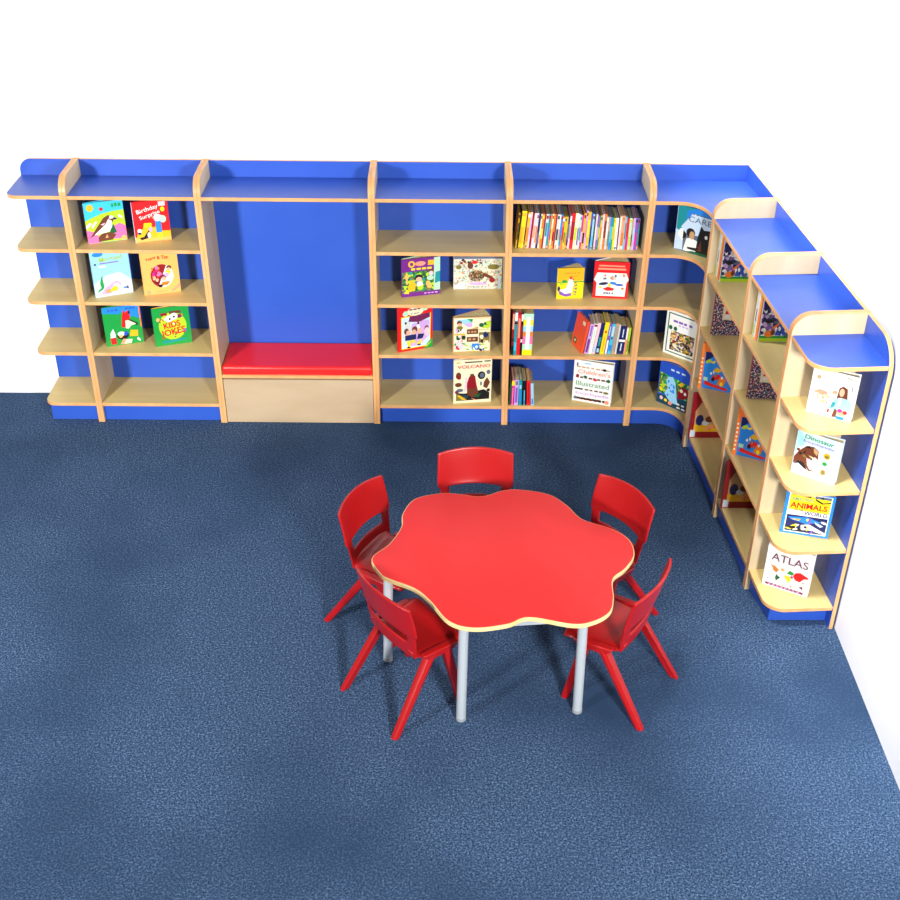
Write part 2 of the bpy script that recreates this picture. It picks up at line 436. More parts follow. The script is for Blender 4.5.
LAND = speckle('landscape_print', ['lgrey', 'cream', 'lgrey', 'mint', 'lgrey', 'grey', 'cream', 'tan'], 120)
FEATH = speckle('feather_print', ['brown', 'olive', 'tan', 'grey', 'black', 'brown'], 160)
STREET = speckle('street_print', ['black', 'olive', 'tan', 'slate', 'gold', 'cream', 'brown', 'dgreen', 'black', 'lpink'], 105)
RAIN = speckle('forest_print', ['dgreen', 'green', 'olive', 'lime', 'dgreen', 'teal'], 75)
LILACS = speckle('sky_print', ['lilac', 'pale', 'violet', 'navy', 'white', 'slate'], 60)
MATS = {'crowd': CROWD, 'land': LAND, 'feather': FEATH, 'street': STREET, 'forest': RAIN, 'dusk': LILACS}
def pm(n): return MATS[n] if n in MATS else ink(n)

# cover drawings: shapes in cover units (0..1 across, 0..1 up)
def R_(x0, y0, x1, y1, c): return ([(x0, y0), (x1, y0), (x1, y1), (x0, y1)], c)
def E_(x, y, rx, ry, c, a0=0, a1=360, n=18, rot=0):
    pts = []
    for k in range(n + (0 if a1 - a0 == 360 else 1)):
        a = radians(a0 + (a1 - a0) * k / n); px, py = rx * cos(a), ry * sin(a); q = radians(rot)
        pts.append((x + px * cos(q) - py * sin(q), y + px * sin(q) + py * cos(q)))
    return (pts, c)
def P_(c, *p): return (list(p), c)
def bits(n, x0, y0, x1, y1, cols, sx=.05, sy=.035, seed=1):
    r = random.Random(seed); o = []
    for i in range(n):
        x, y = r.uniform(x0, x1), r.uniform(y0, y1)
        o.append(E_(x, y, sx * r.uniform(.5, 1.2), sy * r.uniform(.5, 1.2), r.choice(cols), n=9, rot=r.uniform(0, 180)))
    return o
def words(x0, x1, y, h, c, n=5, seed=1):
    """a line of print too small to read"""
    r = random.Random(seed); o = []; x = x0; step = (x1 - x0) / n
    for i in range(n):
        o.append(R_(x, y, x + step * r.uniform(.55, .85), y + h, c)); x += step
    return o

def picture(book, w, h, shapes, y=0.0):
    if not shapes: return
    bm = bmesh.new(); names = []
    for i, (pts, c) in enumerate(shapes):
        if c not in names: names.append(c)
        z = y - .00012 - .00005 * i
        pts = [(min(1, max(0, px)), min(1, max(.006, py))) for px, py in pts]
        vs = [bm.verts.new((-w / 2 + px * w, z, py * h)) for px, py in pts]
        f = bm.faces.new(vs); f.material_index = names.index(c)
        f.normal_update()
        if f.normal.y > 0: f.normal_flip()
    link('cover_picture', bm, [pm(c) for c in names], book, keep=True)

def title(book, text, w, h, x, y, hgt, c, fit=None, rot=0.0, off=.004, bold=0.0):
    cu_ = bpy.data.curves.new('lettering', 'FONT'); cu_.body = text; cu_.size = 1; cu_.align_x = 'CENTER'; cu_.align_y = 'CENTER'
    cu_.extrude = 0; cu_.resolution_u = 3; cu_.offset = bold
    tmp = bpy.data.objects.new('lettering', cu_); C.objects.link(tmp)
    dg = bpy.context.evaluated_depsgraph_get(); me = bpy.data.meshes.new_from_object(tmp.evaluated_get(dg))
    bpy.data.objects.remove(tmp); bpy.data.curves.remove(cu_)
    xs = [v.co.x for v in me.vertices]; ys = [v.co.y for v in me.vertices]
    cx_, cy_ = (min(xs) + max(xs)) / 2, (min(ys) + max(ys)) / 2; sw, sh_ = max(xs) - min(xs), max(ys) - min(ys)
    ky = hgt * h / sh_; kx = (fit * w / sw) if fit else ky
    q = radians(rot)
    for v in me.vertices:
        a_, b_ = (v.co.x - cx_) * kx, (v.co.y - cy_) * ky
        v.co = (-w / 2 + x * w + a_ * cos(q) - b_ * sin(q), -.0024, y * h + a_ * sin(q) + b_ * cos(q))
    me.materials.clear(); me.materials.append(ink(c)); me.name = 'title'
    for p in me.polygons: p.material_index = 0
    o = bpy.data.objects.new('title', me); C.objects.link(o); o.parent = book
    return o

def standing_book(label, bl, rot, z, w, h, col, th=.010, opening=12, spine=None, back=None, shapes=(), titles=(), group='picture books facing out', inner='white'):
    """bl: where the lower left corner of the front cover stands; hinged at its left edge"""
    q = radians(rot); ctr_ = Vector((bl[0], bl[1], 0)) + Vector((cos(q), sin(q), 0)) * w / 2
    t = thing('book', label, 'book', (ctr_.x, ctr_.y, z), q, group)
    k = .0022; bm = bmesh.new()
    add_box(bm, -w / 2, w / 2, 0, k, .0003, h, 0)
    hinge = Vector((-w / 2, th, 0))
    if opening:
        bm2 = bmesh.new(); add_box(bm2, 0, w, -k, 0, .0003, h, 0)
        bmesh.ops.transform(bm2, matrix=Matrix.Translation(hinge) @ Matrix.Rotation(radians(opening), 4, 'Z'), verts=bm2.verts)
        tmp = bpy.data.meshes.new('tmp'); bm2.to_mesh(tmp); bm2.free(); nb = len(bm.faces); bm.from_mesh(tmp); bpy.data.meshes.remove(tmp)
        for f in list(bm.faces)[nb:]: f.material_index = 2
    else:
        add_box(bm, -w / 2, w / 2, th - k, th, .0003, h, 2)
    add_box(bm, -w / 2 - .0018, -w / 2 + .0006, 0, th, .0003, h, 1)
    link('cover', bm, [cover(col), cover(spine or col), cover(back or col)], t)
    bm = bmesh.new()
    if opening:
        nsh = 9
        for i in range(nsh):
            f_ = (i + .5) / nsh; ang_ = radians(opening * f_); y0 = k + (th - 2 * k) * f_
            bm2 = bmesh.new(); add_box(bm2, .002, w - .004, -.0004, .0004, .003, h - .004, 0)
            bmesh.ops.transform(bm2, matrix=Matrix.Translation((-w / 2, y0, 0)) @ Matrix.Rotation(ang_, 4, 'Z'), verts=bm2.verts)
            tmp = bpy.data.meshes.new('tmp'); bm2.to_mesh(tmp); bm2.free(); bm.from_mesh(tmp); bpy.data.meshes.remove(tmp)
    else: add_box(bm, -w / 2 + .001, w / 2 - .003, k + .0002, th - k - .0002, .003, h - .003, 0)
    link('pages', bm, PAGE, t)
    picture(t, w, h, list(shapes))
    for a_ in titles: title(t, a_[0], w, h, *a_[1:])
    return t

Z1, Z2, Z3, Z4 = SH
standing_book('children\'s book with a brown and white bird on a green field under a yellow sun', (-1.3997, -.2294), 19.3, Z1, .188, .208, 'cyan', opening=9, spine='brown', shapes=[
    P_('lime', (0, 0), (1, 0), (1, .76), (.7, .75), (.4, .70), (.15, .62), (0, .56)), E_(.16, .87, .09, .085, 'gold'), E_(.44, .82, .05, .045, 'red'), R_(.70, .84, .76, .93, 'green'), R_(.78, .85, .85, .94, 'green'), R_(.87, .85, .94, .93, 'green'),
    P_('pink', (0, 0), (.33, 0), (.30, .15), (.18, .28), (0, .34)), P_('pink', (1, .04), (.62, .06), (.66, .18), (.70, .38), (.86, .44), (1, .36)), E_(.92, .06, .07, .06, 'peach'),
    P_('dgreen', (.60, .16), (.76, .22), (.70, .42), (.58, .36)), P_('white', (.02, .36), (.16, .48), (.12, .52), (0, .44)), P_('white', (.16, .36), (.30, .52), (.26, .54), (.14, .42)), P_('white', (.84, .60), (.96, .54), (.94, .60), (.86, .66)),
    P_('brown', (.26, .02), (.62, .04), (.74, .16), (.58, .24), (.38, .22), (.28, .14)),
    P_('brown', (.02, .14), (.10, .18), (.30, .42), (.46, .60), (.58, .66), (.70, .62), (.74, .56), (.62, .40), (.36, .28), (.12, .16)),
    P_('white', (.18, .20), (.40, .22), (.58, .26), (.66, .38), (.66, .52), (.58, .56), (.50, .44), (.34, .32)), E_(.66, .60, .07, .04, 'lgrey'), P_('navy', (.72, .60), (.82, .55), (.73, .53)), E_(.60, .61, .02, .018, 'black'), P_('lpink', (.36, .44), (.50, .48), (.44, .42)), P_('tan', (.44, .10), (.50, .20), (.53, .10))])
standing_book('red book titled Birthday Surprise with a black and white cat', (-1.1690, -.2157), 16.7, Z1, .172, .210, 'red', opening=9, spine='pale', shapes=[
    R_(0, 0, 1, .14, 'peach'), P_('gold', (.04, .10), (1, .10), (1, .24), (.62, .26), (.62, .36), (.50, .36), (.50, .46), (.28, .46), (.24, .34), (.08, .26)), R_(.28, .37, .47, .47, 'yellow'),
    R_(.60, .22, .76, .50, 'azure'), E_(.68, .58, .12, .09, 'pale'), E_(.66, .55, .05, .04, 'white'), E_(.82, .54, .09, .09, 'mint'), E_(.84, .78, .06, .06, 'yellow'), E_(.70, .13, .07, .08, 'lime'), P_('salmon', (.60, .52), (.50, .62), (.46, .66), (.58, .60)),
    P_('black', (.12, .12), (.24, .14), (.40, .30), (.42, .20), (.36, .10), (.16, .06)), E_(.45, .31, .05, .055, 'lilac'), E_(.39, .17, .045, .07, 'white'), E_(.14, .29, .06, .055, 'white'), E_(.13, .23, .05, .03, 'navy'), R_(.74, .86, .93, .97, 'lpink')],
    titles=[('Birthday', .42, .80, .13, 'white', .62, 14, .016, .01), ('Surprise', .47, .66, .12, 'white', .60, 17, .016, .01)])
standing_book('pale blue book with seaweed, a shell and a small red fish, on the middle shelf', (-1.3987, -.2515), 23.4, Z2, .186, .246, 'sky', opening=7, shapes=[
    P_('pale', (0, 0), (1, 0), (1, .30), (.7, .5), (.3, .45), (0, .3)), E_(.2, .93, .14, .05, 'azure'), P_('green', (.20, .14), (.26, .22), (.24, .40), (.27, .46), (.20, .42), (.16, .30), (.18, .2)), P_('green', (.06, .10), (.20, .16), (.22, .22), (.10, .16)),
    P_('lilac', (.14, .06), (.30, .04), (.62, .10), (.72, .24), (.60, .32), (.44, .26), (.26, .18)), E_(.36, .11, .09, .05, 'tan'), E_(.58, .2, .08, .06, 'cream'), P_('yellow', (.40, .10), (.56, .09), (.62, .15), (.52, .21), (.44, .16)),
    P_('plum', (.80, .12), (.88, .18), (.90, .10)), E_(.80, .14, .05, .02, 'azure'), E_(.10, .72, .03, .02, 'navy'), E_(.28, .66, .10, .02, 'white'), R_(.22, .715, .72, .735, 'violet')],
    titles=[('Mermaid', .52, .82, .11, 'lime', .60, 4, .016, .005)])
standing_book('orange book with a round crimson and white picture on its cover', (-1.1610, -.2192), 17.6, Z2, .181, .232, 'peach', opening=7, shapes=[
    E_(.53, .42, .31, .27, 'white', n=28), E_(.53, .42, .31, .27, 'dred', 62, 246, 18), *bits(16, .28, .40, .50, .64, ['magenta', 'plum', 'pink', 'orange', 'red'], .05, .04, 3), *bits(5, .30, .26, .42, .40, ['skin', 'black', 'red', 'teal'], .05, .04, 8),
    E_(.70, .50, .07, .06, 'yellow'), E_(.74, .60, .07, .05, 'brown'), E_(.73, .56, .05, .04, 'skin'), E_(.58, .40, .08, .05, 'plum'), E_(.57, .35, .06, .05, 'skin'), P_('orange', (.46, .18), (.66, .20), (.74, .28), (.52, .28)), E_(.46, .19, .06, .035, 'black'), E_(.66, .44, .06, .05, 'lilac'),
    P_('salmon', (.78, .02), (1, .14), (1, .22), (.74, .06)), E_(.12, .06, .06, .05, 'salmon'), *words(.30, .70, .045, .022, 'salmon', 4, 2), P_('salmon', (.80, .92), (.96, .88), (.97, .94), (.82, .97))],
    titles=[('Topsy', .27, .84, .08, 'red', .28, 14, .012, .01), ('& Tim', .60, .85, .08, 'red', .30, -2, .012, .01)])
standing_book('green and blue book with a red and white fox on its cover', (-1.3877, -.2334), 18.9, Z3, .187, .219, 'green', opening=8, shapes=[
    P_('azure', (0, .86), (.45, .80), (.52, .86), (.6, .72), (.8, .70), (1, .62), (1, 1), (0, 1)), R_(.965, .40, 1, .98, 'orange'), *words(.14, .44, .89, .045, 'blue', 3, 4), *words(.62, .90, .90, .04, 'blue', 3, 6),
    P_('white', (.12, .20), (.26, .22), (.26, .32), (.22, .44), (.14, .34)), R_(.12, .04, .27, .21, 'red'), E_(.46, .24, .16, .10, 'black'), E_(.42, .29, .10, .06, 'white'), E_(.40, .23, .05, .04, 'peach'), P_('blue', (.48, .28), (.56, .36), (.62, .28), (.54, .22)),
    P_('red', (.46, .46), (.50, .74), (.56, .90), (.60, .82), (.68, .88), (.72, .70), (.66, .56), (.54, .44)), P_('black', (.66, .80), (.72, .88), (.72, .78)), P_('black', (.66, .66), (.90, .52), (.88, .46), (.70, .54)), P_('cream', (.56, .42), (.58, .62), (.66, .62), (.86, .50), (.72, .48), (.64, .40)),
    P_('gold', (.64, .20), (.68, .36), (.88, .34), (.86, .18)), P_('cream', (.40, .02), (.66, .02), (.70, .12), (.48, .14)), P_('salmon', (.36, .02), (.46, .16), (.54, .14), (.46, .02)), P_('white', (.82, .10), (.90, .04), (.92, .08), (.85, .16))])
standing_book('green joke book with orange lettering and two googly eyes', (-1.1367, -.2290), 18.0, Z3, .185, .215, 'green', opening=9, back='gold', shapes=[
    E_(.52, .50, .38, .36, 'lime', n=26), R_(.22, .79, .40, .86, 'dred'), R_(.46, .82, .78, .89, 'brown'), E_(.22, .66, .07, .05, 'plum'), E_(.72, .74, .08, .05, 'plum'), E_(.14, .70, .05, .05, 'peach'), *bits(14, .16, .2, .84, .8, ['yellow', 'plum', 'white', 'orange'], .04, .03, 5),
    E_(.44, .70, .10, .09, 'white'), E_(.58, .75, .10, .09, 'white'), E_(.46, .69, .03, .03, 'black'), E_(.58, .74, .03, .03, 'black'), E_(.84, .36, .05, .04, 'azure'), P_('teal', (.20, .06), (.84, .10), (.84, .15), (.20, .12))],
    titles=[('KIDS', .50, .54, .16, 'red', .46, 8, .01, .02), ('JOKES', .52, .33, .22, 'red', .68, 8, .01, .02)])
standing_book('purple book with several children in a green jungle on its cover', (.1381, -.2173), 15.2, Z2, .197, .206, 'purple', th=.014, opening=14, back='mint', shapes=[
    R_(.0, .12, .98, .66, 'forest'), P_('mint', (.84, .12), (1, .12), (1, 1), (.84, .98)), P_('teal', (.86, .30), (1, .34), (1, .62), (.88, .60)), R_(0, 0, 1, .11, 'purple'), *words(.58, .96, .045, .03, 'lilac', 4, 3), R_(.1, .66, .84, 1, 'purple'),
    E_(.25, .86, .09, .09, 'gold'), E_(.25, .86, .045, .045, 'purple'), E_(.48, .86, .14, .06, 'salmon'), R_(.68, .80, .84, .93, 'gold'), *words(.24, .80, .70, .05, 'yellow', 4, 5),
    P_('gold', (.14, .12), (.34, .16), (.36, .34), (.24, .46), (.16, .30)), P_('yellow', (.04, .10), (.18, .08), (.14, .2)), E_(.12, .54, .05, .07, 'peach'), R_(.10, .34, .15, .50, 'peach'), E_(.44, .50, .10, .08, 'black'), E_(.44, .45, .08, .06, 'skin'), E_(.46, .32, .08, .07, 'white'), E_(.48, .22, .08, .06, 'lime'), E_(.68, .32, .06, .07, 'peach'), E_(.72, .24, .07, .05, 'peach'), E_(.76, .66, .07, .03, 'brown'), E_(.76, .58, .06, .06, 'lpink'), E_(.74, .46, .09, .06, 'mint')])
standing_book('wide grey book with a brown feathered bird on pale ground', (.3985, -.1136), 2.8, Z2, .245, .186, 'lgrey', opening=7, shapes=[
    R_(0, .02, 1, .86, 'land'), R_(.0, .90, 1, 1, 'slate'), E_(.34, .70, .06, .10, 'brown'), E_(.43, .80, .06, .05, 'red'), *bits(12, .1, .68, .6, .88, ['brown', 'black', 'tan', 'dred'], .03, .04, 9),
    E_(.47, .40, .17, .17, 'feather', rot=10), P_('brown', (.62, .50), (.80, .38), (.86, .28), (.82, .22), (.74, .32), (.60, .40)), E_(.80, .26, .06, .07, 'dred'), E_(.14, .10, .10, .09, 'pale'), E_(.50, .16, .20, .04, 'lilac'), *words(.34, .72, .05, .03, 'grey', 5, 4), R_(.93, .0, .97, .4, 'pale'), E_(.82, .66, .12, .08, 'olive'), E_(.10, .66, .06, .06, 'olive')])
standing_book('red book with children in navy tops and yellow trousers dancing', (.1165, -.2707), 21.4, Z3, .188, .252, 'red', opening=7, shapes=[
    P_('yellow', (.09, .05), (.93, .05), (.95, .80), (.09, .78)), P_('pale', (.11, .07), (.91, .07), (.93, .78), (.11, .76)), P_('plum', (.34, .78), (.92, .80), (.92, .70), (.62, .62), (.30, .66)), P_('lilac', (.30, .10), (.62, .10), (.90, .30), (.90, .64), (.70, .64), (.40, .60)), P_('lgrey', (.14, .30), (.22, .66), (.34, .66), (.40, .40)), P_('white', (.50, .44), (.58, .64), (.66, .44)), E_(.22, .64, .03, .03, 'black'), E_(.58, .60, .03, .03, 'black'),
    E_(.24, .45, .07, .07, 'brown'), E_(.29, .41, .06, .06, 'skin'), E_(.48, .47, .08, .07, 'brown'), E_(.46, .41, .06, .06, 'skin'), E_(.62, .42, .06, .07, 'skin'), E_(.82, .46, .06, .06, 'plum'), E_(.83, .38, .07, .10, 'lpink'), R_(.20, .24, .52, .36, 'navy'), P_('navy', (.54, .24), (.70, .24), (.76, .34), (.58, .36)),
    P_('yellow', (.24, .22), (.40, .24), (.34, .10), (.28, .10)), P_('yellow', (.40, .24), (.50, .23), (.48, .16), (.42, .16)), P_('yellow', (.54, .16), (.70, .24), (.66, .14), (.56, .12)), E_(.30, .08, .05, .02, 'black'), E_(.60, .11, .05, .02, 'black'), P_('green', (.74, .0), (1, .0), (1, .22), (.90, .16)), P_('lime', (.82, .03), (.95, .12), (.96, .16), (.79, .05)),
    E_(.50, .88, .24, .10, 'cream'), E_(.22, .85, .08, .06, 'mint'), E_(.78, .91, .08, .05, 'mint'), *words(.32, .68, .91, .03, 'plum', 3, 6), *words(.36, .64, .82, .025, 'grey', 3, 8)])
standing_book('open-standing book with a collage of small painted scenes and a brown title plate', (.3976, -.2626), 5.8, Z3, .193, .200, 'tan', th=.014, opening=26, shapes=[
    R_(.02, .02, .98, .97, 'cream'), P_('sky', (.05, .92), (.5, .95), (.5, .74), (.3, .78)), P_('lilac', (.28, .80), (.5, .84), (.5, .70), (.4, .70)), P_('green', (.36, .94), (.52, .94), (.5, .84)), E_(.16, .84, .07, .06, 'brown'), E_(.17, .78, .06, .05, 'skin'), E_(.17, .70, .09, .05, 'olive'), R_(.52, .62, .96, .95, 'gold'), R_(.52, .64, .96, .94, 'cream'), *bits(14, .56, .64, .95, .86, ['black', 'olive', 'brown', 'dgreen', 'lime'], .05, .06, 2),
    *bits(9, .08, .56, .30, .66, ['black', 'white', 'violet', 'lilac'], .05, .03, 3), R_(.03, .49, .32, .53, 'gold'), R_(.08, .36, .32, .48, 'dgreen'), *bits(10, .06, .30, .30, .46, ['black', 'mint', 'white', 'salmon'], .05, .03, 4), R_(.04, .08, .28, .30, 'lpink'), *bits(14, .05, .05, .48, .28, ['green', 'lime', 'red', 'lgrey', 'black', 'mint'], .05, .03, 5),
    R_(.68, .26, .97, .56, 'olive'), *bits(12, .70, .28, .95, .54, ['navy', 'tan', 'slate', 'black', 'cream'], .05, .05, 6), R_(.50, .06, .70, .24, 'azure'), *bits(14, .52, .05, .96, .22, ['slate', 'grey', 'azure', 'lime', 'black', 'white'], .05, .03, 7),
    R_(.33, .28, .68, .72, 'cream'), R_(.36, .52, .66, .66, 'brown'), R_(.36, .30, .66, .44, 'brown'), *words(.39, .64, .56, .05, 'tan', 3, 3), *words(.40, .64, .345, .055, 'tan', 2, 4), P_('tan', (.36, .66), (.50, .68), (.66, .74), (.66, .66))])
standing_book('white book titled Volcano with a dark red erupting mountain', (.4041, -.2734), 7.2, Z4, .199, .258, 'cream', th=.012, opening=6, shapes=[
    P_('black', (.06, .05), (.95, .07), (.95, .22), (.80, .30), (.30, .22), (.06, .24)), P_('olive', (.06, .05), (.36, .07), (.30, .13), (.14, .20), (.06, .22)), P_('gold', (.08, .18), (.22, .08), (.34, .06), (.16, .18)), P_('dteal', (.16, .22), (.40, .16), (.36, .10), (.28, .16)), P_('dgreen', (.50, .14), (.74, .22), (.66, .12)),
    P_('dred', (.36, .18), (.34, .44), (.40, .60), (.48, .67), (.56, .62), (.60, .42), (.66, .22), (.52, .12)), P_('brown', (.36, .18), (.36, .34), (.62, .34), (.66, .22), (.52, .12)), P_('salmon', (.44, .12), (.56, .06), (.66, .04), (.50, .10)), P_('lpink', (.27, .26), (.30, .60), (.36, .60), (.34, .30)), R_(.43, .60, .53, .67, 'brown'),
    E_(.12, .64, .07, .08, 'brown'), E_(.14, .60, .05, .05, 'dred'), E_(.12, .43, .09, .05, 'brown'), E_(.16, .30, .09, .04, 'slate'), E_(.08, .26, .05, .04, 'plum'), E_(.73, .63, .10, .09, 'black'), E_(.74, .63, .06, .055, 'slate'), E_(.91, .70, .05, .05, 'slate'), P_('brown', (.78, .36), (.88, .32), (.96, .46), (.88, .58), (.80, .48)), E_(.72, .44, .025, .05, 'slate'), E_(.92, .28, .045, .035, 'black'),
    R_(.06, .925, .16, .95, 'gold'), R_(.28, .93, .74, .955, 'black'), R_(.80, .94, .96, .965, 'black')],
    titles=[('VOLCANO', .52, .845, .075, 'red', .86, 1, .012, .008)])
standing_book('small yellow book with a white and purple hen', (.9186, -.2173), 6.1, Z2, .134, .167, 'yellow', th=.014, opening=30, back='blue', inner='teal', shapes=[
    R_(0, .58, 1, 1, 'gold'), R_(0, .53, 1, .565, 'green'), E_(.26, .57, .10, .05, 'green'), E_(.16, .5, .08, .05, 'lime'), P_('white', (.10, .30), (.34, .34), (.44, .66), (.56, .66), (.62, .46), (.56, .22), (.36, .12), (.16, .16)), P_('violet', (.04, .28), (.10, .14), (.36, .06), (.56, .10), (.54, .18), (.30, .16), (.12, .26)),
    *[P_('slate', (.54 + .07 * cos(a_), .34 + .16 * sin(a_)), (.70 + .05 * cos(a_), .34 + .26 * sin(a_)), (.70 + .05 * cos(a_ + .28), .34 + .26 * sin(a_ + .28))) for a_ in (-1.2, -.7, -.2, .3, .8)], E_(.50, .68, .05, .05, 'red'), E_(.58, .64, .03, .03, 'red'), E_(.06, .34, .05, .08, 'navy'), *words(.26, .86, .82, .03, 'orange', 5, 2), *words(.40, .80, .73, .025, 'orange', 4, 3)])
standing_book('red and white book with bright red lips printed on its cover', (1.1030, -.1963), -4.6, Z2, .174, .199, 'red', th=.014, opening=32, back='white', shapes=[
    P_('white', (.08, .06), (.92, .06), (.94, .44), (1, .52), (.92, .70), (.08, .70), (0, .50), (.08, .42)), R_(.10, .78, .90, .83, 'salmon'), R_(.12, .87, .86, .91, 'salmon'), E_(.28, .40, .14, .04, 'navy', rot=8), E_(.56, .42, .10, .04, 'azure', rot=-8), E_(.74, .38, .12, .03, 'blue'), P_('red', (.26, .26), (.42, .32), (.60, .28), (.58, .22), (.40, .20)),
    *bits(12, .12, .52, .88, .66, ['slate', 'tan', 'salmon', 'yellow', 'pale', 'lgrey', 'dred'], .07, .035, 4), *words(.30, .62, .12, .045, 'slate', 4, 2), E_(.46, .37, .04, .05, 'yellow'), E_(.20, .30, .04, .03, 'yellow'), E_(.84, .28, .04, .03, 'orange'), E_(.80, .16, .07, .06, 'pale')])
standing_book('large white book titled Children\'s Illustrated Encyclopedia with rows of tiny pictures', (1.0341, -.2240), -18.6, Z4, .206, .245, 'white', th=.014, opening=5, shapes=[
    *words(.06, .94, .045, .055, 'dred', 7, 3), *words(.10, .92, .055, .05, 'black', 6, 5), E_(.08, .08, .05, .04, 'slate'), E_(.90, .07, .06, .05, 'salmon'), *words(.06, .94, .29, .035, 'brown', 7, 7), R_(.05, .29, .24, .325, 'black'), E_(.86, .30, .07, .03, 'olive'), *words(.06, .94, .575, .04, 'brown', 8, 9), E_(.10, .62, .04, .04, 'dred'), E_(.30, .62, .05, .03, 'dgreen'), E_(.56, .58, .05, .03, 'red'), E_(.90, .60, .05, .04, 'dgreen'), *words(.06, .94, .83, .03, 'tan', 7, 2), E_(.78, .85, .05, .03, 'black'), E_(.08, .90, .02, .04, 'slate'), R_(.26, .93, .42, .96, 'sky')],
    titles=[("Children's", .52, .74, .10, 'salmon', .84, 0, .01, .012), ('Illustrated', .50, .45, .11, 'sage', .86, 0, .01, .012), ('Encyclopedia', .51, .20, .09, 'lilac', .86, 0, .01, .012)])
standing_book('blue book titled CARE showing a person in white beside a dark horse', (1.4833, -.2161), -41.1, Z1, .205, .230, 'azure', opening=5, spine='pale', shapes=[
    R_(0, 0, 1, .42, 'slate'), P_('teal', (0, .48), (.16, .40), (.26, .52), (.24, .90), (.5, 1), (0, 1)), P_('pale', (.12, .52), (.40, .88), (.9, .86), (1, .5), (.6, .42), (.3, .40)), P_('pale', (0, .0), (.22, .02), (.20, .40), (0, .46)), E_(.20, .36, .09, .08, 'black'), P_('white', (.06, .34), (.2, .22), (.2, .5), (.1, .48)),
    P_('white', (.24, .02), (.30, .30), (.42, .34), (.60, .30), (.64, .12), (.56, .02)), E_(.40, .45, .12, .10, 'black'), E_(.44, .40, .07, .09, 'tan'), P_('black', (.58, .04), (.60, .40), (.66, .66), (.74, .58), (1, .62), (1, 0)), P_('brown', (.60, .10), (.70, .34), (.74, .10)), E_(.82, .44, .04, .04, 'white'), P_('black', (.34, .12), (.66, .16), (.60, .08), (.36, .08)), P_('dgreen', (.3, 0), (1, 0), (1, .06), (.5, .06)), *words(.40, .86, .86, .025, 'slate', 5, 1)],
    titles=[('CARE', .62, .755, .12, 'slate', .62, 0, .016)])
standing_book('white framed book with a dark busy street picture', (1.4852, -.2352), -41.4, Z3, .205, .246, 'white', opening=5, shapes=[
    R_(.05, .05, .95, .95, 'dgreen'), R_(.08, .075, .92, .925, 'white'), R_(.16, .12, .84, .56, 'street'), *bits(12, .2, .14, .8, .5, ['gold', 'lpink', 'cream', 'black', 'dred', 'tan'], .06, .04, 5), *words(.20, .80, .76, .05, 'violet', 4, 2), *words(.36, .66, .70, .03, 'lilac', 3, 3), E_(.14, .62, .05, .05, 'dgreen'), E_(.28, .62, .05, .05, 'dgreen')])
standing_book('dark blue book with a spotted light blue dinosaur', (1.4821, -.2307), -43.7, Z4, .200, .248, 'blue', opening=5, spine='navy', shapes=[
    P_('dteal', (0, 0), (1, 0), (1, .3), (0, .2)), P_('forest', (.02, .24), (.98, .30), (.98, .66), (.6, .70), (.02, .74)), P_('sky', (.26, .68), (.42, .72), (.52, .60), (.56, .44), (.60, .26), (.66, .12), (.44, .10), (.30, .20), (.22, .28), (.30, .42), (.24, .56)), *bits(9, .3, .2, .5, .64, ['azure'], .04, .03, 3), P_('dred', (.60, .40), (.70, .56), (.90, .58), (.96, .40), (.80, .30), (.64, .26)), E_(.72, .48, .05, .04, 'cream'), E_(.84, .44, .04, .04, 'white'), P_('gold', (.6, .6), (.7, .68), (.8, .66), (.7, .56)), *bits(6, .04, .34, .2, .46, ['lime', 'yellow'], .05, .04, 6), E_(.14, .14, .05, .045, 'lpink'), E_(.28, .12, .05, .035, 'yellow'), E_(.42, .09, .06, .045, 'salmon'), *words(.62, .92, .12, .04, 'white', 2, 4), *words(.64, .92, .04, .04, 'white', 2, 5), *words(.34, .84, .86, .04, 'pale', 3, 4)])

# end shelves of the wing
standing_book('white book with a long haired person in a light blue coat', (1.7519, -1.7740), -29.7, Z1, .170, .194, 'white', opening=7, shapes=[
    P_('salmon', (.08, .50), (.20, .56), (.36, .54), (.40, .48), (.30, .46), (.10, .46)), *bits(14, .10, .30, .40, .46, ['peach', 'cream', 'salmon', 'tan'], .05, .035, 4), P_('cream', (.10, .28), (.4, .26), (.4, .44), (.1, .44)), *bits(9, .12, .28, .42, .44, ['tan', 'brown', 'salmon', 'peach'], .03, .025, 5), E_(.54, .56, .05, .05, 'salmon'), E_(.53, .48, .04, .06, 'cream'),
    P_('brown', (.60, .44), (.62, .68), (.70, .74), (.80, .70), (.84, .44), (.72, .40)), E_(.69, .60, .055, .09, 'skin'), P_('sky', (.48, .18), (.54, .40), (.66, .48), (.80, .48), (.94, .42), (.96, .16), (.80, .06), (.62, .10)), P_('white', (.64, .46), (.72, .48), (.70, .30), (.66, .30)), P_('teal', (.50, .20), (.58, .26), (.60, .36), (.52, .34)), E_(.76, .16, .11, .07, 'salmon'), E_(.72, .20, .05, .04, 'magenta'), E_(.84, .18, .05, .04, 'red'), P_('brown', (.56, .02), (.66, .04), (.66, .2), (.60, .22)), R_(.66, .0, .84, .07, 'azure'), P_('red', (.44, .10), (.49, .10), (.49, .19), (.45, .17)), E_(.14, .82, .045, .045, 'tan'), P_('olive', (.74, .95), (.92, .92), (.92, .91), (.74, .93)), *words(.28, .84, .80, .05, 'lgrey', 5, 3), R_(.88, .66, .91, .78, 'grey')])
